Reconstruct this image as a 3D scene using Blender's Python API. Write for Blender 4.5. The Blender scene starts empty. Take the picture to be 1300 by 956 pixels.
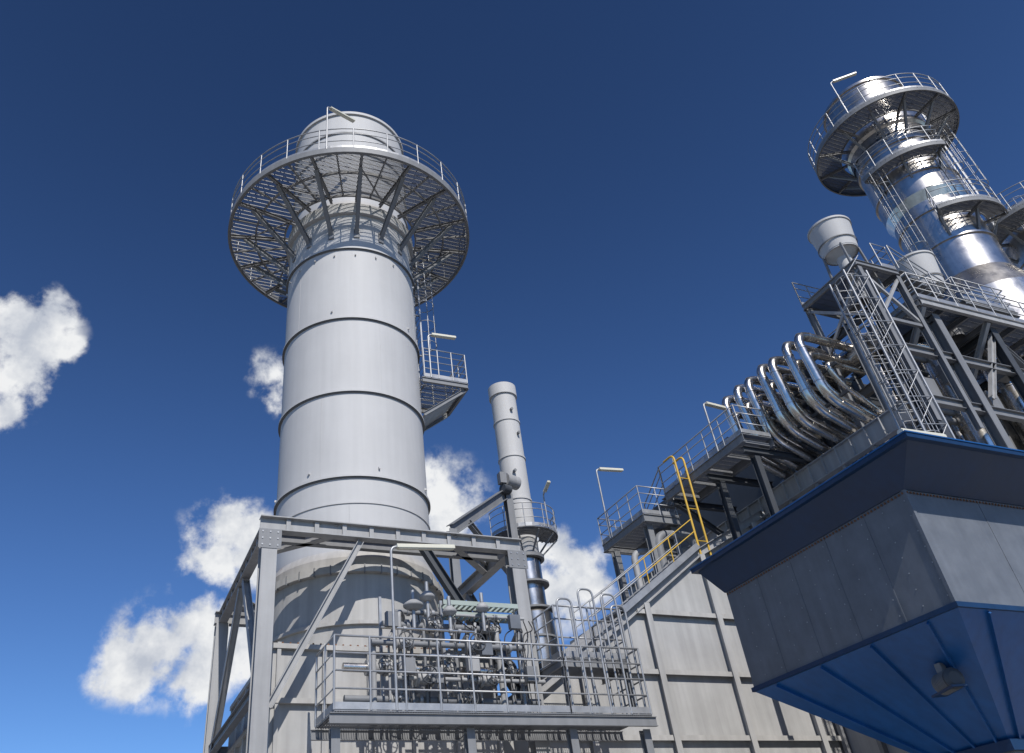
import bpy, math, random
from mathutils import Vector, Matrix
random.seed(7)
R=math.radians
scene=bpy.context.scene
V=Vector
# ---------------------------------------------------------------- materials
def new_mat(name):
    m=bpy.data.materials.new(name); m.use_nodes=True
    return m,m.node_tree,m.node_tree.nodes["Principled BSDF"]
def paint(name,col,rough=.5,metal=0.,var=.12,streak=.12,rust=0.,bump=.02,scale=.8,rustcol=(.16,.06,.025)):
    m,nt,b=new_mat(name); N=nt.nodes; L=nt.links
    tc=N.new("ShaderNodeTexCoord")
    n1=N.new("ShaderNodeTexNoise"); n1.inputs["Scale"].default_value=scale; n1.inputs["Detail"].default_value=5; n1.inputs["Roughness"].default_value=.65
    L.new(tc.outputs["Object"],n1.inputs["Vector"])
    r1=N.new("ShaderNodeMapRange"); r1.inputs[1].default_value=.3; r1.inputs[2].default_value=.7; r1.inputs[3].default_value=1-var; r1.inputs[4].default_value=1+var
    L.new(n1.outputs["Fac"],r1.inputs[0]); fac=r1.outputs[0]
    if streak>0:
        mp=N.new("ShaderNodeMapping"); mp.inputs["Scale"].default_value=(3.2,3.2,.16)
        L.new(tc.outputs["Object"],mp.inputs["Vector"])
        n2=N.new("ShaderNodeTexNoise"); n2.inputs["Scale"].default_value=1.6; n2.inputs["Detail"].default_value=3
        L.new(mp.outputs["Vector"],n2.inputs["Vector"])
        r2=N.new("ShaderNodeMapRange"); r2.inputs[1].default_value=.35; r2.inputs[2].default_value=.7; r2.inputs[3].default_value=1+streak*.3; r2.inputs[4].default_value=1-streak
        L.new(n2.outputs["Fac"],r2.inputs[0])
        mu=N.new("ShaderNodeMath"); mu.operation='MULTIPLY'; L.new(fac,mu.inputs[0]); L.new(r2.outputs[0],mu.inputs[1]); fac=mu.outputs[0]
    vm=N.new("ShaderNodeVectorMath"); vm.operation='SCALE'; vm.inputs[0].default_value=col; L.new(fac,vm.inputs["Scale"])
    out=vm.outputs[0]
    if rust>0:
        n3=N.new("ShaderNodeTexNoise"); n3.inputs["Scale"].default_value=2.3; n3.inputs["Detail"].default_value=6; n3.inputs["Roughness"].default_value=.75
        mp3=N.new("ShaderNodeMapping"); mp3.inputs["Scale"].default_value=(1,1,.45); L.new(tc.outputs["Object"],mp3.inputs["Vector"]); L.new(mp3.outputs["Vector"],n3.inputs["Vector"])
        r3=N.new("ShaderNodeMapRange"); r3.inputs[1].default_value=.72-rust*.25; r3.inputs[2].default_value=.8-rust*.2; r3.inputs[3].default_value=0; r3.inputs[4].default_value=.8
        L.new(n3.outputs["Fac"],r3.inputs[0])
        mx=N.new("ShaderNodeMixRGB"); mx.inputs[2].default_value=(*rustcol,1); L.new(r3.outputs[0],mx.inputs[0]); L.new(out,mx.inputs[1]); out=mx.outputs[0]
    L.new(out,b.inputs["Base Color"])
    rr=N.new("ShaderNodeMapRange"); rr.inputs[3].default_value=max(.05,rough-.1); rr.inputs[4].default_value=rough+.12
    L.new(n1.outputs["Fac"],rr.inputs[0]); L.new(rr.outputs[0],b.inputs["Roughness"])
    b.inputs["Metallic"].default_value=metal
    if bump>0:
        bp=N.new("ShaderNodeBump"); bp.inputs["Strength"].default_value=.35; bp.inputs["Distance"].default_value=bump
        L.new(n1.outputs["Fac"],bp.inputs["Height"]); L.new(bp.outputs[0],b.inputs["Normal"])
    return m
M={}
M['shell']=paint("stack_paint",(.475,.472,.47),.66,var=.05,streak=.045,bump=.008,scale=.5)
M['shellrust']=paint("stack_paint_weathered",(.39,.38,.365),.66,var=.09,streak=.14,rust=.34)
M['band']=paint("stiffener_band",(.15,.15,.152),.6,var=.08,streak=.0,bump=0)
M['steel']=paint("grey_steel_paint",(.19,.195,.205),.58,var=.10,streak=.12,rust=.03)
M['steellt']=paint("light_grey_steel",(.32,.32,.322),.58,var=.10,streak=.16,rust=.08)
M['dark']=paint("dark_steel_and_shade",(.05,.055,.063),.6,var=.2,streak=.0)  # dark steel parts; also paints in the shadow on the upper boiler casing
M['galv']=paint("galvanised_steel",(.34,.345,.355),.42,metal=.45,var=.15,streak=.0,bump=0,scale=3)
M['grat']=paint("galvanised_grating",(.20,.205,.215),.5,metal=.3,var=.1,streak=.0,bump=0,scale=3)
M['metal']=paint("polished_cladding",(.58,.55,.515),.29,metal=1,var=.18,streak=.18,bump=.014,scale=1.2)
M['pipe']=paint("pipe_cladding",(.66,.62,.57),.25,metal=1,var=.15,streak=.1,bump=.01,scale=2.5)
M['duct']=paint("duct_paint",(.375,.37,.362),.62,var=.09,streak=.15,rust=.12)
M['panel']=paint("grey_panel",(.14,.153,.175),.5,metal=.1,var=.16,streak=.10,rust=.0,bump=.006,scale=1.6)
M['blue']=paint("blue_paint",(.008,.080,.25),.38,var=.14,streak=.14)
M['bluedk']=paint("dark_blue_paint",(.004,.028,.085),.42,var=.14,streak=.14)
M['yellow']=paint("yellow_paint",(.58,.36,.04),.45,var=.08,streak=.0,bump=0)
M['lampw']=paint("lamp_housing",(.62,.60,.50),.4,var=.04,streak=.0,bump=0)
M['rust']=paint("rusty_rivets",(.17,.075,.035),.8,var=.3,streak=.0)
M['green']=paint("grey_green_tray",(.31,.36,.33),.5,var=.1,streak=.0,bump=0)
M['black']=paint("black_rubber",(.025,.025,.028),.6,var=.1,streak=.0,bump=0)
M['ground']=paint("gravel_ground",(.16,.15,.135),.9,var=.3,streak=.0,bump=.03,scale=2)
MK=list(M.keys())
# ---------------------------------------------------------------- mesh builder
class MB:
    def __init__(s): s.v=[];s.f=[];s.m=[];s.s=[]
    def face(s,idx,mat,sm=False): s.f.append(idx);s.m.append(MK.index(mat));s.s.append(sm)
    def quad(s,a,b,c,d,mat):
        i=len(s.v); s.v+= [tuple(a),tuple(b),tuple(c),tuple(d)]; s.face((i,i+1,i+2,i+3),mat)
    def hexa(s,P,mat):
        i=len(s.v); s.v+=[tuple(p) for p in P]
        for q in ((3,2,1,0),(4,5,6,7),(0,1,5,4),(1,2,6,5),(2,3,7,6),(3,0,4,7)): s.face(tuple(i+k for k in q),mat)
    def box(s,x0,x1,y0,y1,z0,z1,mat):
        s.hexa([(x0,y0,z0),(x1,y0,z0),(x1,y1,z0),(x0,y1,z0),(x0,y0,z1),(x1,y0,z1),(x1,y1,z1),(x0,y1,z1)],mat)
    def fr(s,p,q,up=(0,0,1)):
        d=(V(q)-V(p)).normalized(); u=V(up)
        if abs(d.dot(u))>.98: u=V((0,1,0)) if abs(d.y)<.9 else V((1,0,0))
        sd=d.cross(u).normalized(); u=sd.cross(d).normalized(); return d,sd,u
    def beam(s,p,q,w,h,mat,up=(0,0,1),ou=0,os=0):
        d,sd,u=s.fr(p,q,up); P=V(p)+u*ou+sd*os;Q=V(q)+u*ou+sd*os
        a=sd*(w/2);b=u*(h/2)
        s.hexa([P-a-b,Q-a-b,Q+a-b,P+a-b,P-a+b,Q-a+b,Q+a+b,P+a+b],mat)
    def ibeam(s,p,q,H,W,mat,up=(0,0,1),t=.025):
        s.beam(p,q,W,t,mat,up,ou=H/2-t/2); s.beam(p,q,W,t,mat,up,ou=-H/2+t/2); s.beam(p,q,t,H-2*t,mat,up)
    def tube(s,pts,r,mat,n=8,closed=False,caps=True):
        pts=[V(p) for p in pts]; k=len(pts); rings=[]
        T=[]
        for i in range(k):
            if closed: t=(pts[(i+1)%k]-pts[i-1])
            else: t=pts[min(i+1,k-1)]-pts[max(i-1,0)]
            T.append(t.normalized())
        u=V((0,0,1)) if abs(T[0].z)<.9 else V((1,0,0))
        u=(u-T[0]*u.dot(T[0])).normalized()
        for i in range(k):
            u=(u-T[i]*u.dot(T[i])).normalized(); w=T[i].cross(u)
            st=len(s.v)
            for j in range(n):
                a=2*math.pi*j/n; s.v.append(tuple(pts[i]+(u*math.cos(a)+w*math.sin(a))*r))
            rings.append(st)
        m=k if closed else k-1
        for i in range(m):
            a=rings[i];b=rings[(i+1)%k]
            for j in range(n): s.face((a+j,a+(j+1)%n,b+(j+1)%n,b+j),mat,True)
        if caps and not closed:
            for st,rev in ((rings[0],True),(rings[-1],False)):
                i=len(s.v); s.v+=[s.v[st+j] for j in range(n)]
                idx=tuple(i+j for j in range(n)); s.face(idx[::-1] if rev else idx,mat)
    def lathe(s,prof,c,mat,n=64,a0=0,a1=360,axis=None):
        c=V(c); full=abs(a1-a0)>=359.9
        if axis is None: ax=V((0,0,1));e1=V((1,0,0));e2=V((0,1,0))
        else:
            ax=V(axis).normalized(); e1=ax.orthogonal().normalized(); e2=ax.cross(e1)
        for (r0,z0),(r1,z1) in zip(prof[:-1],prof[1:]):
            st=len(s.v); m=n if full else n+1
            for j in range(m):
                a=R(a0+(a1-a0)*j/n); d=e1*math.cos(a)+e2*math.sin(a)
                s.v.append(tuple(c+d*r0+ax*z0)); s.v.append(tuple(c+d*r1+ax*z1))
            for j in range(n):
                k=(j+1)%m; s.face((st+2*j,st+2*k,st+2*k+1,st+2*j+1),mat,True)
    def prism(s,poly,y0,y1,mat):
        i=len(s.v);n=len(poly)
        s.v+=[(x,y0,z) for x,z in poly]+[(x,y1,z) for x,z in poly]
        s.face(tuple(i+k for k in range(n)),mat); s.face(tuple(i+n+k for k in range(n))[::-1],mat)
        for k in range(n):
            j=(k+1)%n; s.face((i+k,i+n+k,i+n+j,i+j),mat)
    def build(s,name,parent=None):
        me=bpy.data.meshes.new(name); me.from_pydata(s.v,[],s.f)
        used=sorted(set(s.m)); mp={u:i for i,u in enumerate(used)}
        for u in used: me.materials.append(M[MK[u]])
        me.polygons.foreach_set("material_index",[mp[x] for x in s.m])
        me.polygons.foreach_set("use_smooth",s.s); me.update()
        o=bpy.data.objects.new(name,me); scene.collection.objects.link(o)
        if parent: o.parent=parent
        return o
class Group:
    def __init__(s,name): s.name=name;s.p={}
    def __getitem__(s,k): 
        if k not in s.p: s.p[k]=MB()
        return s.p[k]
    def build(s):
        e=bpy.data.objects.new(s.name,None); scene.collection.objects.link(e)
        for k,m in s.p.items():
            if m.v: m.build(k,e)
        return e
def fillet(pts,r,n=6):
    pts=[V(p) for p in pts]; out=[pts[0]]
    for i in range(1,len(pts)-1):
        a=(pts[i-1]-pts[i]);b=(pts[i+1]-pts[i]); rr=min(r,a.length*.49,b.length*.49)
        A=pts[i]+a.normalized()*rr;B=pts[i]+b.normalized()*rr
        for k in range(n+1):
            t=k/n; out.append(A*(1-t)**2+pts[i]*2*t*(1-t)+B*t*t)
    out.append(pts[-1]); return out
def arc(c,r,a0,a1,z,n):
    return [V((c[0]+r*math.cos(R(a0+(a1-a0)*i/n)),c[1]+r*math.sin(R(a0+(a1-a0)*i/n)),z)) for i in range(n+1)]
def rail(mb,pts,h=1.1,sp=1.2,mat='galv',closed=False,toe=True,mids=(.38,.74),r=.024):
    pts=[V(p) for p in pts]
    up=V((0,0,1))
    for f in list(mids)+[1.]:
        mb.tube([p+up*h*f for p in pts],r if f==1. else r*.8,mat,6,closed)
    seq=pts+([pts[0]] if closed else [])
    acc=0.; mb.tube([seq[0],seq[0]+up*h],r,mat,6)
    for a,b in zip(seq[:-1],seq[1:]):
        L=(b-a).length
        if toe and L>.05: mb.beam(a+up*.09,b+up*.09,.01,.15,mat)
        if L>sp*.8:
            k=max(1,round(L/sp))
            for i in range(1,k+1):
                p=a.lerp(b,i/k); mb.tube([p,p+up*h],r,mat,6)
        else:
            acc+=L
            if acc>=sp: acc=0; mb.tube([b,b+up*h],r,mat,6)
    mb.tube([seq[-1],seq[-1]+up*h],r,mat,6)
def grat_rect(mb,x0,x1,y0,y1,z,mat='grat',sp=.06,hh=.045):
    n=int((x1-x0)/sp)
    for i in range(n+1):
        x=x0+i*(x1-x0)/n; mb.box(x-.006,x+.006,y0,y1,z-hh,z,mat)
    n=int((y1-y0)/.25)
    for i in range(n+1):
        y=y0+i*(y1-y0)/n; mb.box(x0,x1,y-.008,y+.008,z-hh*.6,z-.003,mat)
def grat_ring(mb,c,r0,r1,z,mat='grat',sp=.045,a0=None,a1=None,hh=.05):
    def ok(x,y):
        if a0 is None: return True
        a=math.degrees(math.atan2(y,x))%360
        return a0<=a<=a1
    for ax in (0,1):
        s_=sp if ax==0 else .2
        n=int(2*r1/s_)
        for i in range(n+1):
            t=-r1+.02+i*(2*r1-.04)/n
            o=math.sqrt(max(0,r1*r1-t*t)); q=math.sqrt(max(0,r0*r0-t*t))
            segs=[(-o,-q),(q,o)] if abs(t)<r0 else [(-o,o)]
            for u0,u1 in segs:
                if a0 is None: parts=[(u0,u1)]
                else:
                    parts=[];k=max(1,int((u1-u0)/.15))
                    for j in range(k):
                        w0=u0+(u1-u0)*j/k;w1=u0+(u1-u0)*(j+1)/k;wm=(w0+w1)/2
                        if (ok(t,wm) if ax==0 else ok(wm,t)):
                            if parts and abs(parts[-1][1]-w0)<1e-6: parts[-1]=(parts[-1][0],w1)
                            else: parts.append((w0,w1))
                for w0,w1 in parts:
                    if w1-w0<.02: continue
                    if ax==0: mb.box(c[0]+t-.007,c[0]+t+.007,c[1]+w0,c[1]+w1,z-hh,z,mat)
                    else: mb.box(c[0]+w0,c[0]+w1,c[1]+t-.009,c[1]+t+.009,z-hh*.7,z-.003,mat)
def ladder(mb,p,h,out,cage=True,mat='galv',w=.45,cz=2.2):
    p=V(p); o=V(out).normalized(); s=o.cross(V((0,0,1))); up=V((0,0,1))
    for k in (-1,1): mb.beam(p+s*k*w/2,p+s*k*w/2+up*h,.06,.015,mat,up=tuple(s))
    n=int(h/.3)
    for i in range(n): q=p+up*(.15+i*.3); mb.tube([q-s*w/2,q+s*w/2],.012,mat,5)
    if cage:
        r=.38; n=int((h-cz)/.9)
        def hp(a,z): return p+o*(.33+r*math.cos(a))*1.0+s*r*math.sin(a)+up*z
        for i in range(n+1):
            z=cz+i*(h-cz)/max(n,1)
            mb.tube([p-s*w/2+up*z]+[hp(R(a),z) for a in range(-120,121,20)]+[p+s*w/2+up*z],.018,mat,4)
        for a in (-100,-50,0,50,100): mb.tube([hp(R(a),cz),hp(R(a),h)],.014,mat,4)
def lamp(mb,base,h,d,arm=1.3,rise=.25,mat='galv',L=1.2):
    b=V(base); d=V(d).normalized(); up=V((0,0,1))
    mb.tube(fillet([b,b+up*h,b+up*(h+.0)+d*.35+up*.05],.15),.035,mat,8)
    q=b+up*(h+.02)+d*.15; e=q+d*L+up*rise
    mb.beam(q,e,.16,.07,'lampw'); mb.beam(q+up*.05,e+up*.05,.12,.03,'lampw')
    mb.beam(q-up*.045+d*.05,e-up*.045-d*.05,.12,.02,'lampw')
# ================================================================= EXHAUST STACK
C=(7.13,23.87); c3=(C[0],C[1],0)
G=Group("exhaust_stack")
sh=G['shell']
sh.lathe([(2.5,9.5),(2.5,22.9),(2.46,23.4)],c3,'shell',96)
sh.lathe([(2.46,23.4),(2.62,23.4),(2.62,23.9),(2.46,23.9)],c3,'shell',96)
sh.lathe([(2.42,23.9),(2.42,29.75),(2.50,29.75),(2.50,29.9),(2.3,29.9),(2.3,24)],c3,'shell',96)
for z in (11.9,15.04,18.16,21.55):
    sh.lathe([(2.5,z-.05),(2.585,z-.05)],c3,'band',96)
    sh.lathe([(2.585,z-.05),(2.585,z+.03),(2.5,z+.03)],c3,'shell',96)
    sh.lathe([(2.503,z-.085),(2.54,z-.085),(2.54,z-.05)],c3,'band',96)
sh.lathe([(2.5,10.97),(2.53,10.97),(2.53,11.03),(2.5,11.03)],c3,'shell',96)
for z in (24.8,26.0,27.2,28.5):
    sh.lathe([(2.42,z-.04),(2.48,z-.04),(2.48,z+.04),(2.42,z+.04)],c3,'steellt',96)
for i,(za,zb) in enumerate(((11.95,14.95),(15.1,18.05),(18.22,21.45),(9.6,10.95))):
    for k in range(3):
        a=R(230+i*47+k*120); p=V((C[0]+2.498*math.cos(a),C[1]+2.498*math.sin(a),za)); sh.tube([p,p+V((0,0,zb-za))],.008,'shell',4)
for z,n_ in ((12.2,7),(18.5,5),(21.2,20)):
    for k in range(n_):
        a=2*math.pi*(k+.3)/n_; d=V((math.cos(a),math.sin(a),0)); q=V((C[0],C[1],z))+d*2.5
        sh.beam(q,q+d*.07,.05,.07,'shell')
z=24.3; RO=5.05
pl=G['ring_platform']
grat_ring(pl,C,2.75,4.95,z)
pl.lathe([(RO-.08,z-.22),(RO,z-.22),(RO,z+.05),(RO-.02,z+.05),(RO-.02,z-.2),(RO-.08,z-.2)],c3,'steel',96)
pl.lathe([(RO-.13,z-.20),(RO-.02,z-.20)],c3,'steel',96)
for rr in (2.72,3.9):
    pl.lathe([(rr,z-.16),(rr+.06,z-.16),(rr+.06,z-.06),(rr,z-.06),(rr,z-.16)],c3,'steel',96)
NB=16
for k in range(NB):
    a=2*math.pi*(k+.5)/NB; d=V((math.cos(a),math.sin(a),0)); cc=V((C[0],C[1],0))
    pl.ibeam(cc+d*2.5+V((0,0,z-.145)),cc+d*(RO-.09)+V((0,0,z-.145)),.16,.10,'steel',t=.014)
    pl.ibeam(cc+d*2.50+V((0,0,22.35)),cc+d*4.35+V((0,0,z-.24)),.17,.15,'steel',t=.016)
    pl.beam(cc+d*2.53+V((0,0,22.1)),cc+d*2.53+V((0,0,22.6)),.22,.04,'steel',up=tuple(d))
    if k%2: pl.beam(cc+d*4.3+V((0,0,z-.2)),cc+V((math.cos(a+2*math.pi/NB),math.sin(a+2*math.pi/NB),0))*2.8+V((0,0,z-.2)),.05,.05,'steel')
for k in range(NB):
    a=2*math.pi*(k)/NB; d=V((math.cos(a),math.sin(a),0)); cc=V((C[0],C[1],0))
    pl.beam(cc+d*2.8+V((0,0,z-.105)),cc+d*(RO-.09)+V((0,0,z-.105)),.06,.08,'steel')
rl=G['ring_railing']
rail(rl,arc(C,RO-.03,0,360,z+.02,72)[:-1],h=1.15,sp=1.3,closed=True)
lamp(G['lamp'],(C[0]-2.25,C[1]-RO+.55,z),2.6,(.75,.35,0),L=1.25,rise=.3)
lx0,lx1,ly0,ly1,lz=9.45,11.25,22.6,24.6,16.95
ld=G['landing']
grat_rect(ld,lx0,lx1,ly0,ly1,lz)
for (a,b) in (((lx0,ly0),(lx1,ly0)),((lx1,ly0),(lx1,ly1)),((lx1,ly1),(lx0,ly1))):
    ld.ibeam((a[0],a[1],lz-.15),(b[0],b[1],lz-.15),.2,.09,'steel',t=.014)
rail(ld,[(lx0+.1,ly0,lz),(lx1,ly0,lz),(lx1,ly1,lz),(lx0+.1,ly1,lz)],sp=.6,r=.028,h=1.3,mids=(.3,.55,.78))
for y in (ly0+.1,ly1-.1):
    ld.ibeam((9.45,y,lz-1.6),(lx1-.1,y,lz-.3),.14,.1,'steel',t=.014)
ld.hexa([(9.5,ly0+.2,lz-1.5),(9.6,ly0+.2,lz-1.5),(9.6,ly1-.2,lz-1.5),(9.5,ly1-.2,lz-1.5),(10.9,ly0+.2,lz-.32),(11.0,ly0+.2,lz-.32),(11.0,ly1-.2,lz-.32),(10.9,ly1-.2,lz-.32)],'steellt')
lamp(ld,(lx0+.35,ly0,lz),2.0,(1,0,0),L=1.0,rise=.05)
ladder(ld,(9.85,23.6,17.0),7.3,(1,0,0),w=.5)
for zz in (18.5,20.5,22.5): ld.beam((9.55,23.4,zz),(9.86,23.4,zz),.05,.05,'steel'); ld.beam((9.5,23.85,zz),(9.86,23.85,zz),.05,.05,'steel')
ladder(ld,(7.8,26.55,9.6),8.0,(.25,1,0))
bs=G['base_drum']
bs.lathe([(2.62,6.6),(2.62,8.75),(2.78,8.75),(2.78,8.95),(2.62,8.95),(2.62,9.25),(2.5,9.5)],c3,'shellrust',96)
bs.lathe([(2.62,7.3),(2.72,7.3),(2.72,7.4),(2.62,7.4)],c3,'shellrust',96)
for k in range(36):
    a=2*math.pi*k/36; d=V((math.cos(a),math.sin(a),0)); bs.beam(V((C[0],C[1],8.84))+d*2.7,V((C[0],C[1],8.84))+d*2.8,.03,.26,'steel')
G.build()
# ================================================================= STEEL FRAME
G=Group("steel_support_frame")
f=G['frame']; x0,x1,y0,y1,zt=3.72,10.93,20.2,27.7,9.45
for (x,y) in ((x0,y0),(x1,y0),(x0,y1),(x1,y1)):
    f.ibeam((x,y,-1.7),(x,y,zt-.2),.42,.40,'steellt',up=(0,1,0),t=.035)
f.ibeam((x0-.25,y0,zt),(x1+.25,y0,zt),.40,.30,'steellt',t=.03)
f.ibeam((x0-.25,y1,zt),(x1+.25,y1,zt),.40,.30,'steellt',t=.03)
f.ibeam((x0,y0+.16,zt-.003),(x0,y1-.16,zt-.003),.39,.28,'steellt',t=.03)
f.ibeam((x1,y0+.16,zt-.003),(x1,y1-.16,zt-.003),.39,.28,'steellt',t=.03)
for p,q in (((x0,y0+1.9),(x0+1.9,y0)),((x1,y0+1.9),(x1-1.9,y0)),((x0,y1-1.9),(x0+1.9,y1)),((x1,y1-1.9),(x1-1.9,y1))):
    f.ibeam((p[0],p[1],zt-.01),(q[0],q[1],zt-.01),.30,.22,'steellt',t=.025)
for yy in (y0+.75,y1-.75): f.ibeam((x0+.16,yy,zt-.03),(x1-.16,yy,zt-.03),.26,.2,'steel',t=.02)
for i in range(9):
    x=x0+.5+i*(x1-x0-1)/8; f.beam((x,y0-.07,zt-.165),(x,y0-.07,zt+.165),.02,.12,'steellt',up=(1,0,0))
    y=y0+.5+i*(y1-y0-1)/8; f.beam((x0-.07,y,zt-.16),(x0-.07,y,zt+.16),.12,.02,'steellt',up=(1,0,0))
for z in (5.4,1.5):
    f.ibeam((x0,y0+.2,z),(x0,y1-.2,z),.28,.2,'steel'); f.ibeam((x1,y0+.2,z),(x1,y1-.2,z),.28,.2,'steel')
    f.ibeam((x0+.2,y1,z),(x1-.2,y1,z),.28,.2,'steel')
f.ibeam((6.25,y0+.02,9.2),(3.95,y0+.02,4.9),.17,.17,'steellt',t=.02)
f.ibeam((8.1,y0+.02,9.2),(10.75,y0+.02,5.0),.24,.22,'dark',t=.02)
f.ibeam((x0+.02,y0+3.4,9.2),(x0+.02,y0+.25,5.2),.2,.2,'steellt',up=(1,0,0),t=.02)
f.ibeam((x0+.02,y0+4.0,9.2),(x0+.02,y1-.25,5.2),.2,.2,'steellt',up=(1,0,0),t=.02)
f.ibeam((x1+.02,y0+3.4,9.2),(x1+.02,y0+.25,5.2),.22,.2,'steel',up=(1,0,0),t=.02)
f.ibeam((x1+.02,y0+4.0,9.2),(x1+.02,y1-.25,5.2),.2,.2,'steel',up=(1,0,0),t=.02)
for (x,y) in ((x0,y0),(x1,y0)):
    f.box(x-.3,x+.3,y-.225,y-.21,zt-.75,zt-.22,'steel')
    for bx in (-.2,0,.2):
        for bz in (.3,.48,.66): f.box(x+bx-.02,x+bx+.02,y-.24,y-.225,zt-bz-.02,zt-bz+.02,'galv')
G.build()
# ================================================================= TRANSITION DUCT
G=Group("exhaust_transition_duct")
d=G['casing']; X0,X1,Y0,Y1=4.25,10.2,20.95,27.0
d.box(X0,X1,Y0,Y1,-1.7,6.6,'duct')
d.box(X1,11.7,21.4,26.6,-1.7,5.3,'duct')
for z in (6.5,5.2,3.6,1.8): d.box(X0-.14,X1+.14,Y0-.14,Y1+.14,z-.06,z+.06,'shellrust')
for i in range(6):
    x=X0+.02+i*(X1-X0-.04)/5; d.box(x-.05,x+.05,Y0-.12,Y0+.01,-1.7,6.6,'duct')
    y=Y0+.02+i*(Y1-Y0-.04)/5; d.box(X0-.12,X0+.01,y-.05,y+.05,-1.7,6.6,'duct')
for k in range(30):
    x=X0+.1+k*(X1-X0-.2)/29; d.beam((x,Y0-.1,6.56),(x,Y0-.1,6.6),.04,.04,'rust',up=(1,0,0))
G.build()
# ================================================================= VENT STACK
G=Group("vent_stack"); cx,cy=16.85,30.05; c=(cx,cy,0)
s=G['pipe']
s.lathe([(.62,13.4),(.62,21.9),(.70,21.9),(.70,22.5),(.64,22.5),(.64,22.0)],c,'shell',40)
for z in (16.2,18.4,20.4): s.lathe([(.62,z-.04),(.66,z-.04),(.66,z+.04),(.62,z+.04)],c,'shell',40)
for z,dx in ((20.9,.1),(19.6,.3),(17.5,-.2)): s.lathe([(0,0),(.07,0),(.07,.18),(0,.18)],(cx-.1+dx,cy-.58,z),'steel',10,axis=(0,-1,0))
s.lathe([(.66,13.4),(.80,13.4),(.80,13.55),(.66,13.55)],c,'steel',40)
s.lathe([(.60,8),(.60,13.4)],c,'metal',40); s.lathe([(.78,-1.7),(.78,11.0),(.6,11.3)],c,'metal',40)
for z in (12.3,11.2,10,9): s.lathe([(.6,z-.04),(.84,z-.04),(.84,z+.04),(.6,z+.04)],c,'steel',40)
p=G['platform']; grat_ring(p,(cx,cy),.7,1.55,14.4,a0=180,a1=359)
rail(p,arc((cx,cy),1.55,180,360,14.4,16),h=1.1,sp=.7)
for a in (200,235,270,305,340):
    dd=V((math.cos(R(a)),math.sin(R(a)),0)); p.beam(V((cx,cy,13.5))+dd*.62,V((cx,cy,14.3))+dd*1.5,.06,.06,'steel')
lamp(p,(cx+.5,cy-1.5,14.4),1.6,(0,-1,0),L=.5)
G.build()
G=Group("hoist_beam"); b=G['beam']
b.ibeam((11.6,26,12.6),(15.4,28.2,15.7),.42,.3,'steel',t=.03)
b.ibeam((11.6,26,12.6),(11.6,26,9.3),.3,.3,'steel',up=(0,1,0)); b.ibeam((15.3,28.1,15.5),(15.3,28.1,-1.7),.34,.3,'steel',up=(0,1,0))
b.ibeam((12.6,26.6,13.3),(15.3,28.1,11.5),.2,.2,'steel')
b.lathe([(0,-.35),(.3,-.35),(.3,.35),(0,.35)],(15.5,28.0,16.1),'steellt',20,axis=(1,.3,0))
b.lathe([(0,-.2),(.2,-.2),(.2,.2),(0,.2)],(15.1,27.8,15.6),'dark',20,axis=(1,.3,0))
b.box(14.8,15.1,27.6,27.9,15.8,16.3,'steel')
G.build()
# ================================================================= SLOPED DUCT
G=Group("sloped_gas_duct"); d=G['casing']
P=[(11.6,5.6),(14.75,7.65),(18.2,10.0),(22,12.0)]
d.prism([(11.6,-1.7),(22,-1.7)]+P[::-1],21.0,27.5,'duct')
def ztop(x):
    for (a,za),(b2,zb) in zip(P[:-1],P[1:]):
        if a<=x<=b2: return za+(zb-za)*(x-a)/(b2-a)
    return 12
for x in (13.0,15.7,18.4,21.1):
    d.box(x-.012,x+.012,20.8,21.0,-1.7,ztop(x)-.05,'duct'); d.box(x-.10,x+.10,20.775,20.8,-1.7,ztop(x)-.05,'duct')
for z in (2.0,4.4,6.2,8.0):
    xs=max(11.6,11.6+(z-5.6)/.66+.1)
    d.box(xs,21.9,20.86,21.0,z-.012,z+.012,'duct'); d.box(xs,21.9,20.835,20.86,z-.07,z+.07,'shellrust')
for a,b2 in zip(P[:-1],P[1:]):
    d.ibeam((a[0],20.93,a[1]+.06),(b2[0],20.93,b2[1]+.06),.26,.24,'steellt',t=.02)
G.build()
G=Group("yellow_handrail_stair"); y=G['stair']
for off in (20.75,21.75):
    pa=[V((13.6,off,7.2)),V((14.75,off,7.95)),V((18.3,off,10.35))]
    for h in (.5,.95):
        if off==20.75:
            y.tube([V((13.6,off,7.2+h)),V((14.75,off,7.95+h)),V((15.6,off,8.525+h))],.022,'galv',6)
            y.tube([V((15.6,off,8.525+h)),V((18.3,off,10.35+h))],.018,'yellow',6)
        else: y.tube([q+V((0,0,h)) for q in pa],.02,'galv',6)
    for k in range(5):
        q=pa[0].lerp(pa[2],k/4); y.tube([q-V((0,0,.1)),q+V((0,0,.95))],.02,'yellow' if (off==20.75 and k>1) else 'galv',6)
    y.beam(pa[1],pa[2],.04,.2,'galv')
for k in range(14):
    q=V((14.75,21.25,7.95)).lerp(V((18.3,21.25,10.35)),k/13); y.box(q.x-.12,q.x+.12,20.78,21.72,q.z-.02,q.z+.01,'grat')
for dx in (0,.42):
    y.tube(fillet([(18.45+dx,20.9,10.1),(18.45+dx,20.9,13.95),(18.45+dx,21.5,13.95)],.25),.038,'yellow',8)
for k in range(3): y.tube([(18.45,20.9,10.6+k*1.2),(18.87,20.9,10.6+k*1.2)],.02,'yellow',6)
G.build()
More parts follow.
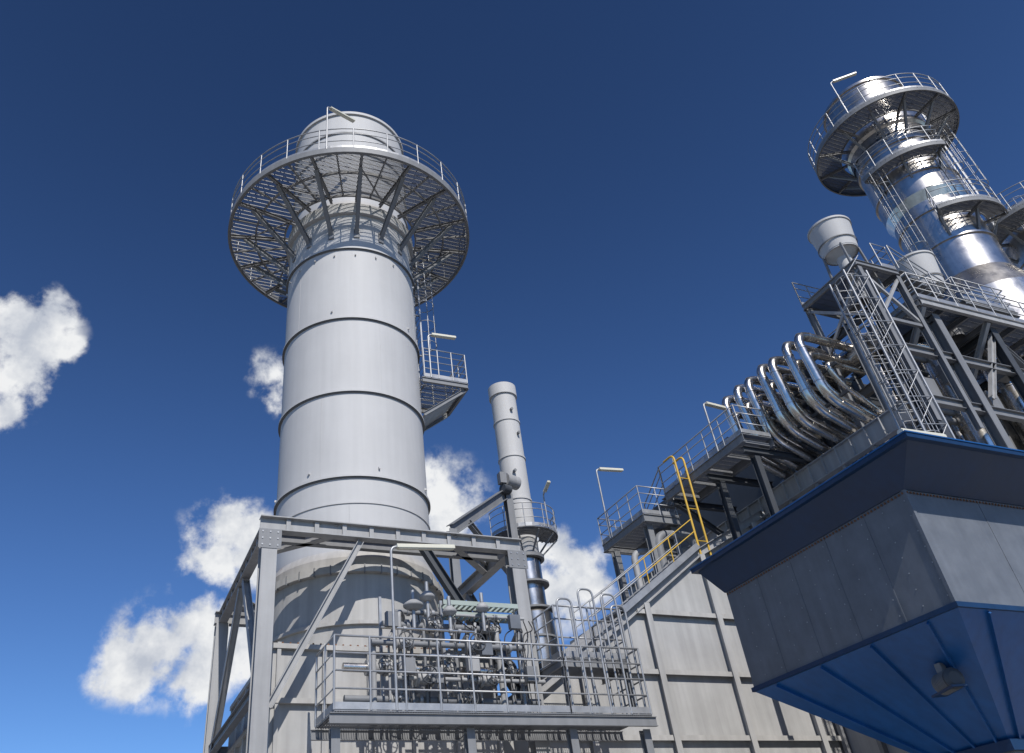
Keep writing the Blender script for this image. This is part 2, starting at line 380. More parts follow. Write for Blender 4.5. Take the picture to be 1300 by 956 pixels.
# ================================================================= WALKWAY
G=Group("elevated_walkway"); w=G['landing']
lx0,lx1,ly0,ly1,lz=17.75,19.3,22.5,25.4,12.3
grat_rect(w,lx0,lx1,ly0,ly1,lz)
for a,b2 in (((lx0,ly0),(lx1,ly0)),((lx1,ly0),(lx1,ly1)),((lx1,ly1),(lx0,ly1)),((lx0,ly1),(lx0,ly0))):
    w.ibeam((a[0],a[1],lz-.19),(b2[0],b2[1],lz-.19),.28,.1,'steel',t=.014)
rail(w,[(lx1,ly0,lz),(lx0,ly0,lz),(lx0,ly1,lz),(lx1,ly1,lz)],sp=.75)
for (x,yy) in ((lx0+.3,ly0+.3),(lx0+.3,ly1-.3),(lx1-.2,ly0+.3)):
    w.ibeam((x,yy,7),(x,yy,lz-.33),.26,.24,'steel',up=(0,1,0),t=.02)
w.ibeam((lx0+.3,ly0+.3,10.9),(lx1,ly0+.3,10.9),.18,.16,'steel',t=.02)
w.tube(fillet([(lx0+.5,ly0+.2,10),(lx0+.5,ly0+.2,11.6),(lx1+.6,ly0+.2,11.7),(lx1+.6,ly0+.2,9)],.5),.16,'steel',12)
w.tube(fillet([(lx0-.1,ly0+1,8),(lx0-.1,ly0+1,11.2),(lx1+.6,ly0+.6,11.3)],.4),.12,'steellt',12)
lamp(w,(lx0,ly1-.6,lz),3.0,(1,-.05,0),L=1.1,rise=.05)
k_=G['walkway']
grat_rect(k_,19.0,20.2,17.9,22.5,13.2)
for x in (18.97,20.23): k_.ibeam((x,17.9,13.03),(x,22.5,13.03),.3,.12,'steel',t=.016)
for i in range(5): k_.beam((19.0,18.1+i*1.0,13.02),(20.2,18.1+i*1.0,13.02),.06,.12,'steel')
rail(k_,[(20.2,17.9,13.22),(18.97,17.9,13.22),(18.97,22.5,13.22)],sp=1.0)
rail(k_,[(20.23,19.8,13.22),(20.23,22.5,13.22)],sp=1.0)
for yy in (18.2,20.2,22.3):
    k_.ibeam((19.1,yy,12.75),(22,yy,12.75),.22,.18,'dark',t=.02)
k_.ibeam((19.3,22.3,12.7),(22,22.3,11.0),.18,.16,'dark',t=.02)
for yy in (20.2,18.3): k_.ibeam((19.6,yy,7),(19.6,yy,12.6),.24,.22,'dark',up=(0,1,0),t=.02)
st=G['stair']
for k in range(5): st.box(19.0,20.0,22.55+k*.26,22.8+k*.26,13.1-k*.19,13.13-k*.19,'grat')
rail(st,[(19.0,22.5,13.2),(19.0,23.9,12.3)],toe=False); rail(st,[(20.0,22.5,13.2),(20.0,23.9,12.3)],toe=False)
lamp(G['lamp'],(18.97,19.2,13.2),2.0,(1,.1,0),L=.9,rise=.0)
G.build()
# ================================================================= FILTER HOUSE
G=Group("air_filter_house"); h=G['body']
bx0,bx1,by0,by1,bz0,bz1=15.0,21.4,10.5,16.45,4.6,6.95
h.box(bx0,bx1,by0,by1,bz0,bz1,'panel')
for i in range(1,5):
    yy=by0+i*(by1-by0)/5; h.box(bx0-.008,bx0,yy-.02,yy+.02,bz0,bz1,'panel')
for i in range(1,3):
    x=bx0+i*(bx1-bx0)/3; h.box(x-.02,x+.02,by0-.008,by0,bz0,bz1,'panel')
h.box(bx0-.02,bx0+.06,by0-.02,by0+.06,bz0,bz1,'panel')
rv=G['rivets']
for i in range(62):
    yy=by0+.05+i*(by1-by0-.1)/61; rv.box(bx0-.03,bx0-.013,yy-.018,yy+.018,bz1-.08,bz1-.04,'rust')
for i in range(66):
    x=bx0+.05+i*(bx1-bx0-.1)/65; rv.box(x-.018,x+.018,by0-.03,by0-.013,bz1-.08,bz1-.04,'rust')
for j in range(7):
    for i in range(10):
        yy=by0+i*(by1-by0)/10+.09; rv.box(bx0-.008,bx0-.001,yy-.012,yy+.012,bz0+.15+j*.33,bz0+.174+j*.33,'galv')
r=G['roof']
rx0,rx1,ry0,ry1,rz=14.3,22.1,9.43,16.75,7.62
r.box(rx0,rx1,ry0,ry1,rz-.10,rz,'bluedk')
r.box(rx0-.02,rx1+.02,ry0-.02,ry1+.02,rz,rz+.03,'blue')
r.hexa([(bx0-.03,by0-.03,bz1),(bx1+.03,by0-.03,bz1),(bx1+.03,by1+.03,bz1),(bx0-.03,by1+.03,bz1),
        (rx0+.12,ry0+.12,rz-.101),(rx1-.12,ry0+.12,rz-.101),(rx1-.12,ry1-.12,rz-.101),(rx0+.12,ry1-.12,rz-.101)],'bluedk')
hp=G['hopper']
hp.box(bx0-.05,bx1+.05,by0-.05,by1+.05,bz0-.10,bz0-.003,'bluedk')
HX0,HX1,HY0,HY1,HZ=17.4,19.6,12.4,14.4,2.6
hp.hexa([(HX0,HY0,HZ),(HX1,HY0,HZ),(HX1,HY1,HZ),(HX0,HY1,HZ),(bx0,by0,bz0-.103),(bx1,by0,bz0-.103),(bx1,by1,bz0-.103),(bx0,by1,bz0-.103)],'blue')
for i in range(4):
    t=(i+.5)/4
    a=V((bx0+.02,by0+(by1-by0)*t,bz0-.13)); b2=V((HX0,HY0+(HY1-HY0)*t,HZ)); hp.beam(a,b2,.04,.14,'blue',up=(-.7,0,-.7))
    a=V((bx0+(bx1-bx0)*t,by0+.02,bz0-.13)); b2=V((HX0+(HX1-HX0)*t,HY0,HZ)); hp.beam(a,b2,.04,.14,'blue',up=(0,-.7,-.7))
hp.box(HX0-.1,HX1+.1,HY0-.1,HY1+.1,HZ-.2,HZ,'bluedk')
hp.box(HX0,HX1,HY0,HY1,-1.7,HZ-.2,'panel')
mt=G['fan_motor']; mc=(15.75,11.95,3.55)
mt.lathe([(0,-.3),(.15,-.3),(.18,-.22),(.18,.22),(.12,.3),(0,.3)],mc,'dark',24,axis=(.4,1,0))
for k in range(9): mt.lathe([(.18,-.22+k*.05),(.20,-.22+k*.05),(.20,-.205+k*.05),(.18,-.205+k*.05)],mc,'steel',24,axis=(.4,1,0))
mt.lathe([(0,-.34),(.12,-.34),(.2,-.3),(.2,-.27),(0,-.27)],mc,'dark',24,axis=(.4,1,0)); mt.box(15.68,15.82,11.88,12.02,3.72,3.9,'steel'); mt.beam((15.75,11.95,3.6),(16.4,12.3,4.2),.12,.12,'dark')
mt.beam((15.6,11.6,3.4),(15.95,12.4,3.4),.3,.04,'bluedk')
G.build()
# ================================================================= BOILER
G=Group("heat_recovery_boiler"); h=G['casing']
h.box(22.0,34,17.0,36,-1.7,12.0,'duct'); h.box(22.0,34,14.2,16.99,-1.7,11.2,'duct')
h.ibeam((21.86,14,12.15),(21.86,30,12.15),.7,.26,'steellt',t=.03)
h.ibeam((21.84,14,9.4),(21.84,30,9.4),.4,.26,'steel',t=.03)
for i in range(12): yy=14.3+i*1.3; h.beam((21.9,yy,-1.7),(21.9,yy,11.8),.18,.14,'steel',up=(0,1,0))
for i in range(24): yy=14.3+i*.65; h.beam((21.74,yy,11.84),(21.74,yy,12.46),.10,.02,'steellt',up=(0,1,0))
u=G['upper_casing']
u.box(23.6,33,17.6,30,12.0,16.2,'dark')  # casing coloured dark to stand in for the shadow behind the access platform
for x in (22.2,24.8,27.6,30.6,33.4):
    for yy in (13.6,17.3):
        u.ibeam((x,yy,-1.7 if yy<14 else 11),(x,yy,16.2),.34,.32,'dark' if x!=24.8 else 'steel',up=(0,1,0),t=.03)
for z in (12.4,14.4):
    u.ibeam((22.2,13.6,z),(34,13.6,z),.3,.2,'steel',t=.02); u.ibeam((22.2,17.3,z),(34,17.3,z),.3,.2,'dark',t=.02)
for a,b2 in ((30.6,27.6),): u.ibeam((a,13.7,12.5),(b2,13.7,16.2),.2,.18,'steel',t=.02)
for x in (22.2,24.8,27.6,30.6): u.ibeam((x,13.6,16.1),(x,17.3,16.1),.26,.2,'dark',t=.02)
pp=G['pipes']
for (x,yy,rr) in ((25.6,14.6,.42),(28.7,14.6,.45),(31.3,14.9,.36),(26.8,15.9,.2),(23.3,15.2,.16)):
    pp.lathe([(rr,9),(rr,16.1)],(x,yy,0),'pipe',24)
    for z in (11.5,12.5,13.5,14.5,15.5): pp.lathe([(rr,z-.03),(rr+.02,z-.03),(rr+.02,z+.03),(rr,z+.03)],(x,yy,0),'metal',24)
for k in range(16):
    z=12.6+random.random()*3.2; x=22.6+random.random()*8; yy=14.2+random.random()*2.6
    pp.tube(fillet([(x,yy,z),(x+1.2+random.random()*2,yy,z),(x+1.6+random.random()*2,yy+.3,z-2)],.3),.06+random.random()*.08,random.choice(['pipe','steel','dark']),8)
for k in range(7):
    x=23+k*1.4+random.random()*.6; z=12.6+random.random()*2; pp.box(x,x+.5,13.9,14.3,z,z+.7,'steel')
G.build()
G=Group("riser_pipes"); s=G['loops']
for i in range(7):
    yy=15.4+i*.66
    st_=(0,.14,-.1,.08,-.06,.05,-.04)[i]
    for (xo,zt_,zb,dy,rad,rr_) in ((20.15,15.8,13.3,.0,.62,.155),(20.7,15.35,13.8,.31,.5,.135),(21.2,14.9,14.1,.12,.35,.10)):
        pts=fillet([(22.9,yy+dy,zt_-.1),(xo+st_*.6,yy+dy,zt_+.02+st_),(xo+.3+st_*.6,yy+dy,zb+st_*.5),(22.7,yy+dy*.6,zb-.95)],rad,9)
        s.tube(pts,rr_,'pipe',16)
        acc=0
        for a,b2 in zip(pts[:-1],pts[1:]):
            acc+=(b2-a).length
            if acc>.42:
                acc=0; t=(b2-a).normalized(); s.lathe([(rr_,-.02),(rr_+.015,-.02),(rr_+.015,.02),(rr_,.02)],b2,'metal',16,axis=t)
hd=G['header']
hd.tube([(22.9,14.6,15.5),(22.9,20.2,15.5)],.36,'pipe',24); hd.tube([(22.7,14.6,12.7),(22.7,20.2,12.7)],.36,'pipe',24)
for yy in (14.8,17,19.8): hd.ibeam((23.3,yy,12),(23.3,yy,16.4),.2,.2,'steel',up=(0,1,0))
hd.ibeam((23.3,14.4,14.4),(23.3,20.2,14.4),.3,.2,'steel')
hd.ibeam((22.2,14.75,12.5),(22.2,14.75,16.3),.3,.3,'steellt',up=(0,1,0),t=.03)
for zz in (13.6,14.7): hd.beam((21.3,15.2,zz),(21.3,20,zz),.08,.1,'dark')
G.build()
# ================================================================= ACCESS PLATFORM
G=Group("access_platform"); p=G['deck']
ax0,ax1,ay0,ay1,az=24.0,33.5,13.2,17.0,16.6
grat_rect(p,ax0,ax1,ay0,ay1,az,sp=.08)
for yy in (ay0,ay1): p.ibeam((ax0,yy,az-.2),(ax1,yy,az-.2),.28,.12,'steellt' if yy==ay0 else 'steel',t=.018)
for i in range(9): x=ax0+i*(ax1-ax0)/8; p.ibeam((x,ay0+.07,az-.19),(x,ay1-.07,az-.19),.22,.1,'steel',t=.015)
rail(p,[(ax0,ay1,az),(ax0,ay0,az),(ax1,ay0,az)],sp=1.0)
for x in (24.1,27.2,30.3,33.0):
    p.ibeam((x,ay0+.1,az-.35),(x,ay0+2.6,az-2.9),.17,.16,'steellt',t=.02)
for x in (25.6,29.6): p.ibeam((x+2.2,ay0+.4,az-.35),(x,ay0+.4,az-3.6),.17,.16,'steellt',t=.02)
rail(p,[(25.2,ay0+2.2,az),(32.5,ay0+2.2,az)],sp=.9)
grat_rect(p,28.5,33,14.2,16.5,18.4,sp=.08)
for yy in (14.2,16.5): p.ibeam((28.5,yy,18.24),(33,yy,18.24),.2,.1,'steel',t=.015)
rail(p,[(28.5,16.5,18.4),(28.5,14.2,18.4),(33,14.2,18.4)],sp=.8)
for x in (28.6,30.8,32.9): p.ibeam((x,14.3,16.6),(x,14.3,18.1),.16,.15,'steel',up=(0,1,0),t=.015)
q=G['upper_deck']
grat_rect(q,22.0,24.0,13.4,16.0,18.0)
for a,b2 in (((22,13.4),(24,13.4)),((24,13.4),(24,16)),((24,16),(22,16)),((22,16),(22,13.4))): q.ibeam((a[0],a[1],17.84),(b2[0],b2[1],17.84),.2,.1,'steel',t=.014)
rail(q,[(23.3,13.4,18),(24,13.4,18),(24,16,18),(22,16,18)],sp=.7)
for x in (22.1,23.9):
    for yy in (13.5,15.9): q.ibeam((x,yy,11.5),(x,yy,17.7),.2,.18,'steel',up=(0,1,0),t=.016)
q.beam((22.1,13.5,17.6),(23.9,13.5,15.6),.1,.1,'steellt'); q.beam((23.9,13.48,17.6),(22.1,13.48,15.6),.1,.1,'steellt')
q.beam((22.1,13.5,17.6),(22.1,15.9,15.6),.1,.1,'steellt'); q.beam((22.08,15.9,17.6),(22.08,13.5,15.6),.1,.1,'steellt')
q.beam((22.1,13.5,15.5),(23.9,13.5,15.5),.1,.12,'steel')
for k in range(12):
    t=k/11; q.box(24.1+t*2.2,24.35+t*2.2,13.35,14.1,17.95-t*1.3,17.98-t*1.3,'grat')
rail(q,[(24.0,13.3,18),(26.3,13.3,16.65)],sp=.8,toe=False)
G.build()
G=Group("access_ladder"); l=G['ladder']
ladder(l,(21.3,13.75,10.2),6.6,(-.5,-1,0),cz=.6,w=.5)
for dx,dy in ((-.45,-.55),(.35,-.75),(-.35,.2),(.45,0)): l.tube([(21.3+dx,13.75+dy,7.7),(21.3+dx,13.75+dy,17)],.035,'galv',6)
for k in range(10):
    z=8.2+k*.95
    l.tube([(20.85,13.2,z),(21.65,13.0,z),(21.75,13.75,z),(20.95,13.95,z),(20.85,13.2,z)],.022,'galv',5)
    l.tube([(20.85,13.2,z),(21.65,13.0,z+.95)],.016,'galv',5)
G.build()
G=Group("light_fixture"); l=G['lamp']
lamp(l,(16.3,9.9,7.65),.35,(-1,.05,0),L=1.2,rise=.0); G.build()
for (x,yy,z0,z1,rr) in ((22.75,14.2,19.1,20.3,.74),(27.0,14.4,18.5,19.9,.74)):
    G=Group("vent_silencer"); s=G['drum']; c=(x,yy,0)
    s.lathe([(.25,z0-.8),(.25,z0-.2),(rr*.7,z0),(rr*.82,z0+.05),(rr,z1),(rr+.04,z1),(rr+.04,z1+.08),(rr-.06,z1+.08),(rr*.8,z0)],c,'shell',40)
    s.lathe([(0,z1-.1),(rr-.03,z1-.1)],c,'dark',40)
    for z in (z0+.4,): s.lathe([(rr*.9,z-.02),(rr*.93,z-.02),(rr*.93,z+.02),(rr*.9,z+.02)],c,'steel',40)
    G['base'].lathe([(.3,z0-2.2),(.3,z0-.7)],c,'steel',20)
    for k in range(4):
        a=R(45+90*k); G['base'].beam((x+.7*math.cos(a),yy+.7*math.sin(a),z0-1.9),(x+.6*math.cos(a),yy+.6*math.sin(a),z0+.1),.07,.07,'steel')
    G.build()
# ================================================================= METAL STACKS
def mstack(cx,cy,prof,ring,partials,bands,lad,lampon):
    G=Group("metal_exhaust_stack"); c=(cx,cy,0); s=G['shell']
    s.lathe(prof,c,'metal',72)
    for z,rr in bands: s.lathe([(rr,z-.05),(rr+.07,z-.05),(rr+.07,z+.05),(rr,z+.05)],c,'metal',72)
    for (z,r0,r1,a0,a1) in [ring]+partials:
        p=G['platform_%d'%int(z)]
        full=a1-a0>=360
        if full: grat_ring(p,(cx,cy),r0,r1,z,sp=.065)
        else: grat_ring(p,(cx,cy),r0,r1,z,sp=.065,a0=a0,a1=a1)
        n=72 if full else int((a1-a0)/6)
        p.lathe([(r1-.07,z-.2),(r1,z-.2),(r1,z+.04),(r1-.02,z+.04)],c,'steel',n,a0,a1)
        p.lathe([(r0,z-.14),(r0+.05,z-.14),(r0+.05,z-.06)],c,'steel',n,a0,a1)
        pts=arc((cx,cy),r1-.03,a0,a1,z,n)
        if not full:
            for aa in (a0,a1):
                q0=V((cx+r0*math.cos(R(aa)),cy+r0*math.sin(R(aa)),z))
                if aa==a0: pts=[q0]+pts
                else: pts=pts+[q0]
        rail(p,pts[:-1] if full else pts,h=1.15,sp=.8,closed=full)
        k=max(2,int((a1-a0)/30))
        for i in range(k+1 if not full else k):
            a=R(a0+(a1-a0)*i/k); d=V((math.cos(a),math.sin(a),0)); cc=V((cx,cy,0))
            p.ibeam(cc+d*(r0-.3)+V((0,0,z-.14)),cc+d*(r1-.08)+V((0,0,z-.14)),.14,.09,'steel',t=.014)
            p.ibeam(cc+d*(r0-.3)+V((0,0,z-1.3)),cc+d*(r1-.5)+V((0,0,z-.22)),.12,.1,'steel',t=.014)
    for (a,z0,z1,rr) in lad:
        d=(math.cos(R(a)),math.sin(R(a)),0); ladder(G['ladders'],(cx+d[0]*rr,cy+d[1]*rr,z0),z1-z0,d,w=.5)
    if lampon:
        a=R(195); lamp(G['lamp'],(cx+3.3*math.cos(a),cy+3.3*math.sin(a),ring[0]),2.6,(.7,-.5,0),L=1.2,rise=.2)
    G.build()
mstack(33,15.8,[(2.3,-1.7),(2.3,20.0),(1.66,21.4),(1.66,25.6),(1.84,26.1),(1.84,30.4),(1.98,30.6),(1.98,33.8),(2.05,33.8),(2.05,33.95),(1.88,33.95),(1.88,30)],
   (31.1,2.15,3.4,0,360),[(28.0,1.95,2.7,170,255),(24.4,1.8,2.6,215,300)],[(32.4,1.98),(29.4,1.84),(27.2,1.84),(25.0,1.66),(23.2,1.66)],
   [(180,21,28.0,2.0),(215,28.0,31.1,2.0),(258,24.4,28.0,1.95),(312,24.4,32.6,2.1)],True)
mstack(39.5,15.0,[(2.3,-1.7),(2.3,18.0),(1.8,19),(1.8,26.6),(1.9,26.6),(1.9,26.8),(1.75,26.8),(1.75,21)],
   (25.6,2.05,3.4,0,360),[(22.0,2.2,3.0,180,330)],[(24,1.8),(22.5,1.8)],[(200,20,26.6,2.0)],False)
G=Group("bypass_elbow_duct"); e=G['duct']
e.tube(fillet([(31.6,15.0,16.5),(31.6,15.0,19.6),(36,15.0,20.1)],1.4,10),.7,'metal',28)
e.tube(fillet([(33.4,14.0,16.5),(33.4,14.0,17.9),(36.5,13.4,18.3)],1.0,8),.45,'metal',24)
for z in (17.1,18.7): e.lathe([(.7,-.05),(.8,-.05),(.8,.05),(.7,.05)],(31.6,15.0,z),'steel',28)
G.build()
# ================================================================= FRONT WALKWAY + VALVES
G=Group("service_platform"); w=G['deck']; z=4.4; RH=1.6; MD=(.28,.52,.76)
grat_rect(w,5.0,13.2,18.3,19.9,z)
for yy in (18.3,19.9): w.ibeam((4.9,yy,z-.17),(13.3,yy,z-.17),.22,.1,'steel',t=.015)
for x in (5.1,8.3,11.0,13.1): w.ibeam((x,18.6,-1.7),(x,18.6,z-.3),.2,.2,'steel',up=(0,1,0))
rail(w,[(5.0,19.9,z),(5.0,18.3,z),(10.9,18.3,z)],sp=.9,r=.028,h=RH,mids=MD)
rail(w,[(10.9,18.3,z),(13.2,18.3,z),(13.2,19.9,z)],sp=.6,r=.028,h=RH,mids=MD)
u=G['upper_stage']
grat_rect(u,11.2,13.3,18.9,20.4,5.9)
for a,b2 in (((11.2,18.9),(13.3,18.9)),((13.3,18.9),(13.3,20.4)),((11.2,20.4),(11.2,18.9))): u.ibeam((a[0],a[1],5.75),(b2[0],b2[1],5.75),.18,.08,'steel',t=.012)
rail(u,[(11.2,20.4,5.9),(11.2,18.9,5.9),(13.3,18.9,5.9),(13.3,20.4,5.9)],h=1.35,sp=.55,r=.028)
for x in (11.3,13.2): u.ibeam((x,19.0,4.4),(x,19.0,5.65),.12,.1,'steel',up=(0,1,0))
for x,zz in ((11.1,7.3),(11.8,7.6),(12.5,7.5),(12.75,7.2)):
    u.tube(fillet([(x,18.5,4.4),(x,18.5,zz),(x+.45,18.5,zz),(x+.45,18.5,4.4)],.18),.03,'galv',8)
lamp(G['lamp'],(6.45,18.3,z),3.85,(1,.02,0),L=1.6,rise=.12)
G.build()
G=Group("valve_skid"); v=G['pipes']
def valve(x,y,z,r=.14,ax=(1,0,0),wheel=(0,-1,0)):
    v.lathe([(0,-r*1.4),(r*1.2,-r*1.4),(r*1.2,-r*1.1),(r*.7,-r),(r,0),(r*.7,r),(r*1.2,r*1.1),(r*1.2,r*1.4),(0,r*1.4)],(x,y,z),'steellt',16,axis=ax)
    w_=V(wheel); p=V((x,y,z)); v.tube([p,p+w_*r*2.4],r*.22,'galv',8)
    e=w_.orthogonal().normalized();g=w_.cross(e); cc=p+w_*r*2.3
    v.tube([cc+(e*math.cos(R(a))+g*math.sin(R(a)))*r*1.3 for a in range(0,360,24)],r*.12,'dark',6,closed=True)
    for a in (0,60,120): dd=e*math.cos(R(a))+g*math.sin(R(a)); v.tube([cc-dd*r*1.3,cc+dd*r*1.3],r*.07,'dark',5)
for (yy,zz,xa,xb,rr) in ((19.6,6.75,6.6,9.9,.09),(19.3,6.2,6.2,10.4,.07),(19.7,5.7,5.6,10.5,.11),(19.2,5.35,6.8,10.8,.05),(19.9,7.2,7.0,8.6,.06),(19.5,7.05,8.6,10.6,.04),(19.1,6.5,6.4,8.9,.035),(19.15,5.9,7.4,10.6,.03),(19.6,4.95,5.6,10.8,.09)):
    v.tube([(xa,yy,zz),(xb,yy,zz)],rr,random.choice(['steellt','pipe','steel']),12)
    for k in range(3):
        x=xa+.4+random.random()*(xb-xa-.8); v.lathe([(0,-.04),(rr*1.7,-.04),(rr*1.7,.04),(0,.04)],(x,yy,zz),'galv',14,axis=(1,0,0))
for x in (6.3,6.7,7.0,7.3,7.65,8.0,8.5,8.8,9.1,9.7,10.0,10.3):
    zz=4.4; v.tube(fillet([(x,19.45,zz),(x,19.45,zz+1.8+random.random()*.9),(x+.3,19.9,zz+1.9+random.random()*.9),(x+.3,20.4,zz+2.2)],.2),.03+random.random()*.04,random.choice(['galv','steel','steellt','pipe']),10)
for x,y_,z_ in ((7.0,19.3,6.2),(7.9,19.6,6.75),(8.9,19.3,6.2),(9.5,19.6,6.75),(6.6,19.7,5.7),(8.2,19.7,5.7),(9.9,19.7,5.7),(7.5,19.2,5.35),(9.2,19.2,5.35),(6.9,19.6,4.95),(8.7,19.6,4.95)): valve(x,y_,z_,.12+random.random()*.05)
a=G['actuators']
for x,z_,rr in ((7.35,7.05,.25),(7.75,7.3,.2),(8.35,6.95,.18),(9.3,7.1,.16)):
    a.lathe([(0,0),(rr*.5,0),(rr,.08),(rr*1.05,.1),(rr*1.05,.13),(rr,.15),(rr*.5,.24),(0,.26)],(x,19.3,z_),'steellt',20); a.tube([(x,19.3,z_-.5),(x,19.3,z_+.02)],.05,'galv',8)
    a.lathe([(0,0),(.05,0),(.05,.25),(0,.25)],(x,19.3,z_+.26),'galv',10)
for x,z_ in ((6.9,5.4),(8.6,5.5),(9.9,6.6),(10.2,5.3),(7.6,5.2),(6.5,6.5),(9.0,5.9)): a.box(x,x+.3,18.95,19.1,z_,z_+.36,random.choice(['steellt','steel','panel']))
t=G['cable_tray']
for z_ in (7.35,7.05):
    t.box(8.3,10.5,19.55,19.57,z_,z_+.12,'green'); t.box(8.3,10.5,19.9,19.92,z_,z_+.12,'green')
    for k in range(15): t.box(8.3+k*.155,8.36+k*.155,19.57,19.9,z_,z_+.02,'green')
for k in range(12):
    x=7+random.random()*3.6; t.tube(fillet([(x,19.1,4.4),(x+random.uniform(-.2,.2),19.15,6+random.random()),(x+.5,19.4,6.4+random.random()*.6),(x+.6,19.8,7.1)],.25),.016,'black',6)
for x in (6.6,8.3,9.6,10.5): t.beam((x,19.75,4.4),(x,19.75,7.5),.07,.07,'galv')
G.build()
# ================================================================= GROUND
g=MB(); g.quad((-3000,-3000,-1.7),(3000,-3000,-1.7),(3000,3000,-1.7),(-3000,3000,-1.7),'ground'); g.build("ground")
g=MB(); g.box(-4,44,6,38,-1.69,-1.58,'steellt'); g.build("concrete_foundation_slab")
# ================================================================= WORLD
SAZ=R(265); SEL=R(45)
sd=V((math.cos(SAZ)*math.cos(SEL),math.sin(SAZ)*math.cos(SEL),math.sin(SEL)))
w=bpy.data.worlds.new("World"); scene.world=w; w.use_nodes=True; nt=w.node_tree; N=nt.nodes; L=nt.links
bg=N["Background"]; bg.inputs["Strength"].default_value=.10
sky=N.new("ShaderNodeTexSky"); sky.sky_type='NISHITA'; sky.sun_disc=False; sky.sun_elevation=SEL; sky.sun_rotation=math.atan2(sd.x,sd.y)
sky.altitude=800; sky.air_density=1.0; sky.dust_density=.25; sky.ozone_density=3.5
gm=N.new("ShaderNodeGamma"); gm.inputs[1].default_value=1.24; L.new(sky.outputs[0],gm.inputs[0])
tint=N.new("ShaderNodeMixRGB"); tint.blend_type='MULTIPLY'; tint.inputs[0].default_value=1; tint.inputs[2].default_value=(.56,.69,.84,1); L.new(gm.outputs[0],tint.inputs[1])
tc=N.new("ShaderNodeTexCoord"); nz=N.new("ShaderNodeVectorMath"); nz.operation='NORMALIZE'; L.new(tc.outputs["Generated"],nz.inputs[0])
sx=N.new("ShaderNodeSeparateXYZ"); L.new(nz.outputs[0],sx.inputs[0])
el=N.new("ShaderNodeMapRange"); el.interpolation_type='SMOOTHSTEP'; el.inputs[1].default_value=.35; el.inputs[2].default_value=1.0; el.inputs[3].default_value=.95; el.inputs[4].default_value=.62; L.new(sx.outputs[2],el.inputs[0])
elm=N.new("ShaderNodeVectorMath"); elm.operation='SCALE'; L.new(tint.outputs[0],elm.inputs[0]); L.new(el.outputs[0],elm.inputs["Scale"])
n1=N.new("ShaderNodeTexNoise"); n1.inputs["Scale"].default_value=20; n1.inputs["Detail"].default_value=7; n1.inputs["Roughness"].default_value=.6; L.new(nz.outputs[0],n1.inputs["Vector"])
wp=N.new("ShaderNodeTexNoise"); wp.inputs["Scale"].default_value=11; wp.inputs["Detail"].default_value=2; L.new(nz.outputs[0],wp.inputs["Vector"])
ws=N.new("ShaderNodeVectorMath"); ws.operation='SUBTRACT'; ws.inputs[1].default_value=(.5,.5,.5); L.new(wp.outputs["Color"],ws.inputs[0])
wm=N.new("ShaderNodeVectorMath"); wm.operation='SCALE'; wm.inputs["Scale"].default_value=.05; L.new(ws.outputs[0],wm.inputs[0])
wa=N.new("ShaderNodeVectorMath"); wa.operation='ADD'; L.new(nz.outputs[0],wa.inputs[0]); L.new(wm.outputs[0],wa.inputs[1])
CL=[(-0.144,0.795,0.590,0.0263),(-0.120,0.810,0.573,0.0316),(-0.132,0.835,0.535,0.0349),(-0.113,0.795,0.596,0.0239),(-0.134,0.851,0.508,0.0191),(-.085,.818,.568,.015),(0.136,0.806,0.576,0.0206),(0.144,0.818,0.557,0.0187),(0.120,0.906,0.406,0.0359),(0.108,0.919,0.381,0.026),(0.145,0.910,0.390,0.0315),(0.090,0.945,0.314,0.030),(0.062,0.954,0.294,0.036),(0.036,0.962,0.272,0.028),(0.110,0.955,0.275,0.038),(0.163,0.945,0.285,0.032),
(.366,.819,.441,.033),(.360,.835,.417,.031),(.481,.791,.378,.029),(.506,.785,.358,.031),(.495,.804,.331,.036),(.522,.787,.332,.022)]
prev=None
for x,y,z,r_ in CL:
    ds=N.new("ShaderNodeVectorMath"); ds.operation='DISTANCE'; v_=V((x,y,z)).normalized(); ds.inputs[1].default_value=v_; L.new(wa.outputs[0],ds.inputs[0])
    mr=N.new("ShaderNodeMapRange"); mr.inputs[1].default_value=0; mr.inputs[2].default_value=r_*1.9; mr.inputs[3].default_value=1; mr.inputs[4].default_value=0; L.new(ds.outputs["Value"],mr.inputs[0])
    if prev is None: prev=mr.outputs[0]
    else:
        mx=N.new("ShaderNodeMath"); mx.operation='MAXIMUM'; L.new(prev,mx.inputs[0]); L.new(mr.outputs[0],mx.inputs[1]); prev=mx.outputs[0]
ns=N.new("ShaderNodeMath"); ns.operation='MULTIPLY_ADD'; ns.inputs[1].default_value=2.1; ns.inputs[2].default_value=-1.0; L.new(n1.outputs["Fac"],ns.inputs[0])
ad=N.new("ShaderNodeMath"); ad.operation='ADD'; L.new(prev,ad.inputs[0]); L.new(ns.outputs[0],ad.inputs[1])
gate=N.new("ShaderNodeMapRange"); gate.inputs[1].default_value=.05; gate.inputs[2].default_value=.4; L.new(prev,gate.inputs[0])
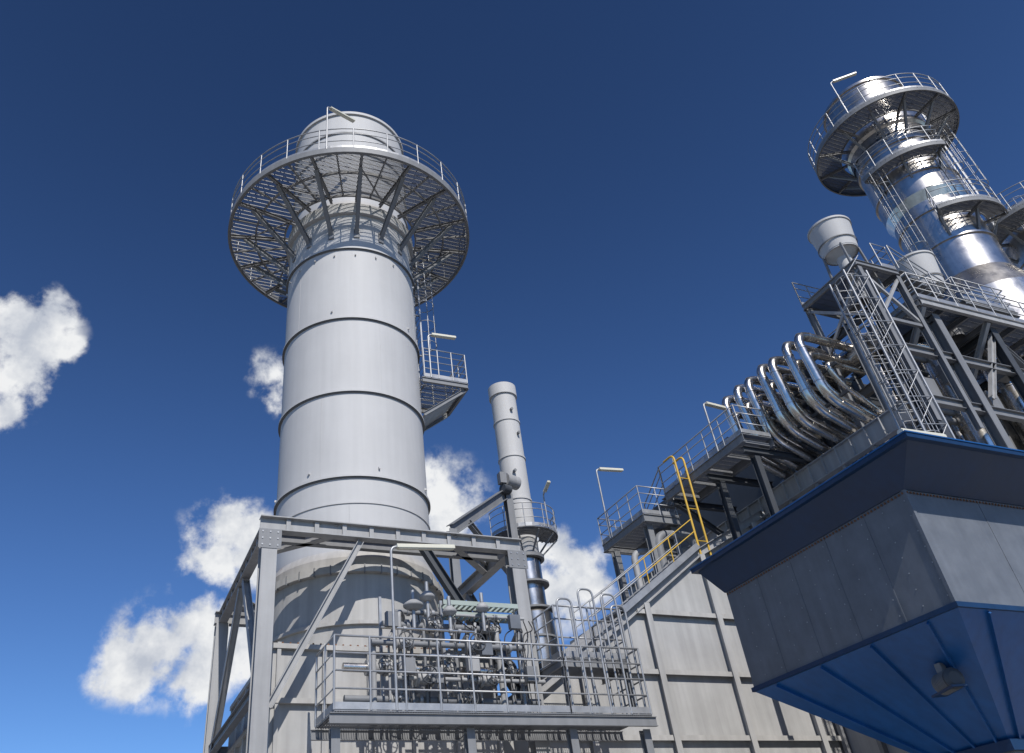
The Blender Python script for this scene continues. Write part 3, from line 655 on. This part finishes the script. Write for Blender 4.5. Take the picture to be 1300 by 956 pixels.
rp=N.new("ShaderNodeMapRange"); rp.interpolation_type='SMOOTHSTEP'; rp.inputs[1].default_value=.22; rp.inputs[2].default_value=.74; L.new(ad.outputs[0],rp.inputs[0])
ma=N.new("ShaderNodeMath"); ma.operation='MULTIPLY'; L.new(rp.outputs[0],ma.inputs[0]); L.new(gate.outputs[0],ma.inputs[1])
n2=N.new("ShaderNodeTexNoise"); n2.inputs["Scale"].default_value=13; n2.inputs["Detail"].default_value=5; n2.inputs["Roughness"].default_value=.6; L.new(nz.outputs[0],n2.inputs["Vector"])
cr=N.new("ShaderNodeValToRGB"); cr.color_ramp.elements[0].position=.34; cr.color_ramp.elements[0].color=(5.0,5.4,6.2,1); cr.color_ramp.elements[1].position=.56; cr.color_ramp.elements[1].color=(8.7,8.8,8.9,1); L.new(n2.outputs["Fac"],cr.inputs[0])
mix=N.new("ShaderNodeMixRGB"); L.new(ma.outputs[0],mix.inputs[0]); L.new(elm.outputs[0],mix.inputs[1]); L.new(cr.outputs[0],mix.inputs[2]); L.new(mix.outputs[0],bg.inputs[0])
# sun
ld=bpy.data.lights.new("sun","SUN"); ld.energy=4.6; ld.angle=R(.5); ld.color=(1,.96,.90)
so=bpy.data.objects.new("sun",ld); scene.collection.objects.link(so); so.rotation_euler=(-sd).to_track_quat('-Z','Y').to_euler(); so.location=(0,0,60)
# camera
A=V((-514,830,1026)).normalized();B=V((2875,515,1026)).normalized();Zc=B.cross(A).normalized();A=Zc.cross(B).normalized()
right=V((B.x,A.x,Zc.x)); down=V((B.y,A.y,Zc.y)); fwd=V((B.z,A.z,Zc.z))
cd=bpy.data.cameras.new("camera"); cam=bpy.data.objects.new("camera",cd); scene.collection.objects.link(cam)
mw=Matrix.Identity(4)
for i in range(3): mw[i][0]=right[i]; mw[i][1]=-down[i]; mw[i][2]=-fwd[i]
cam.matrix_world=mw
cd.sensor_width=36; cd.lens=1026/1300*36; cd.shift_x=90/1300; cd.shift_y=-48/1300; cd.clip_start=.05; cd.clip_end=8000
scene.camera=cam
scene.view_settings.view_transform='Standard'; scene.view_settings.look='None'; scene.view_settings.exposure=0
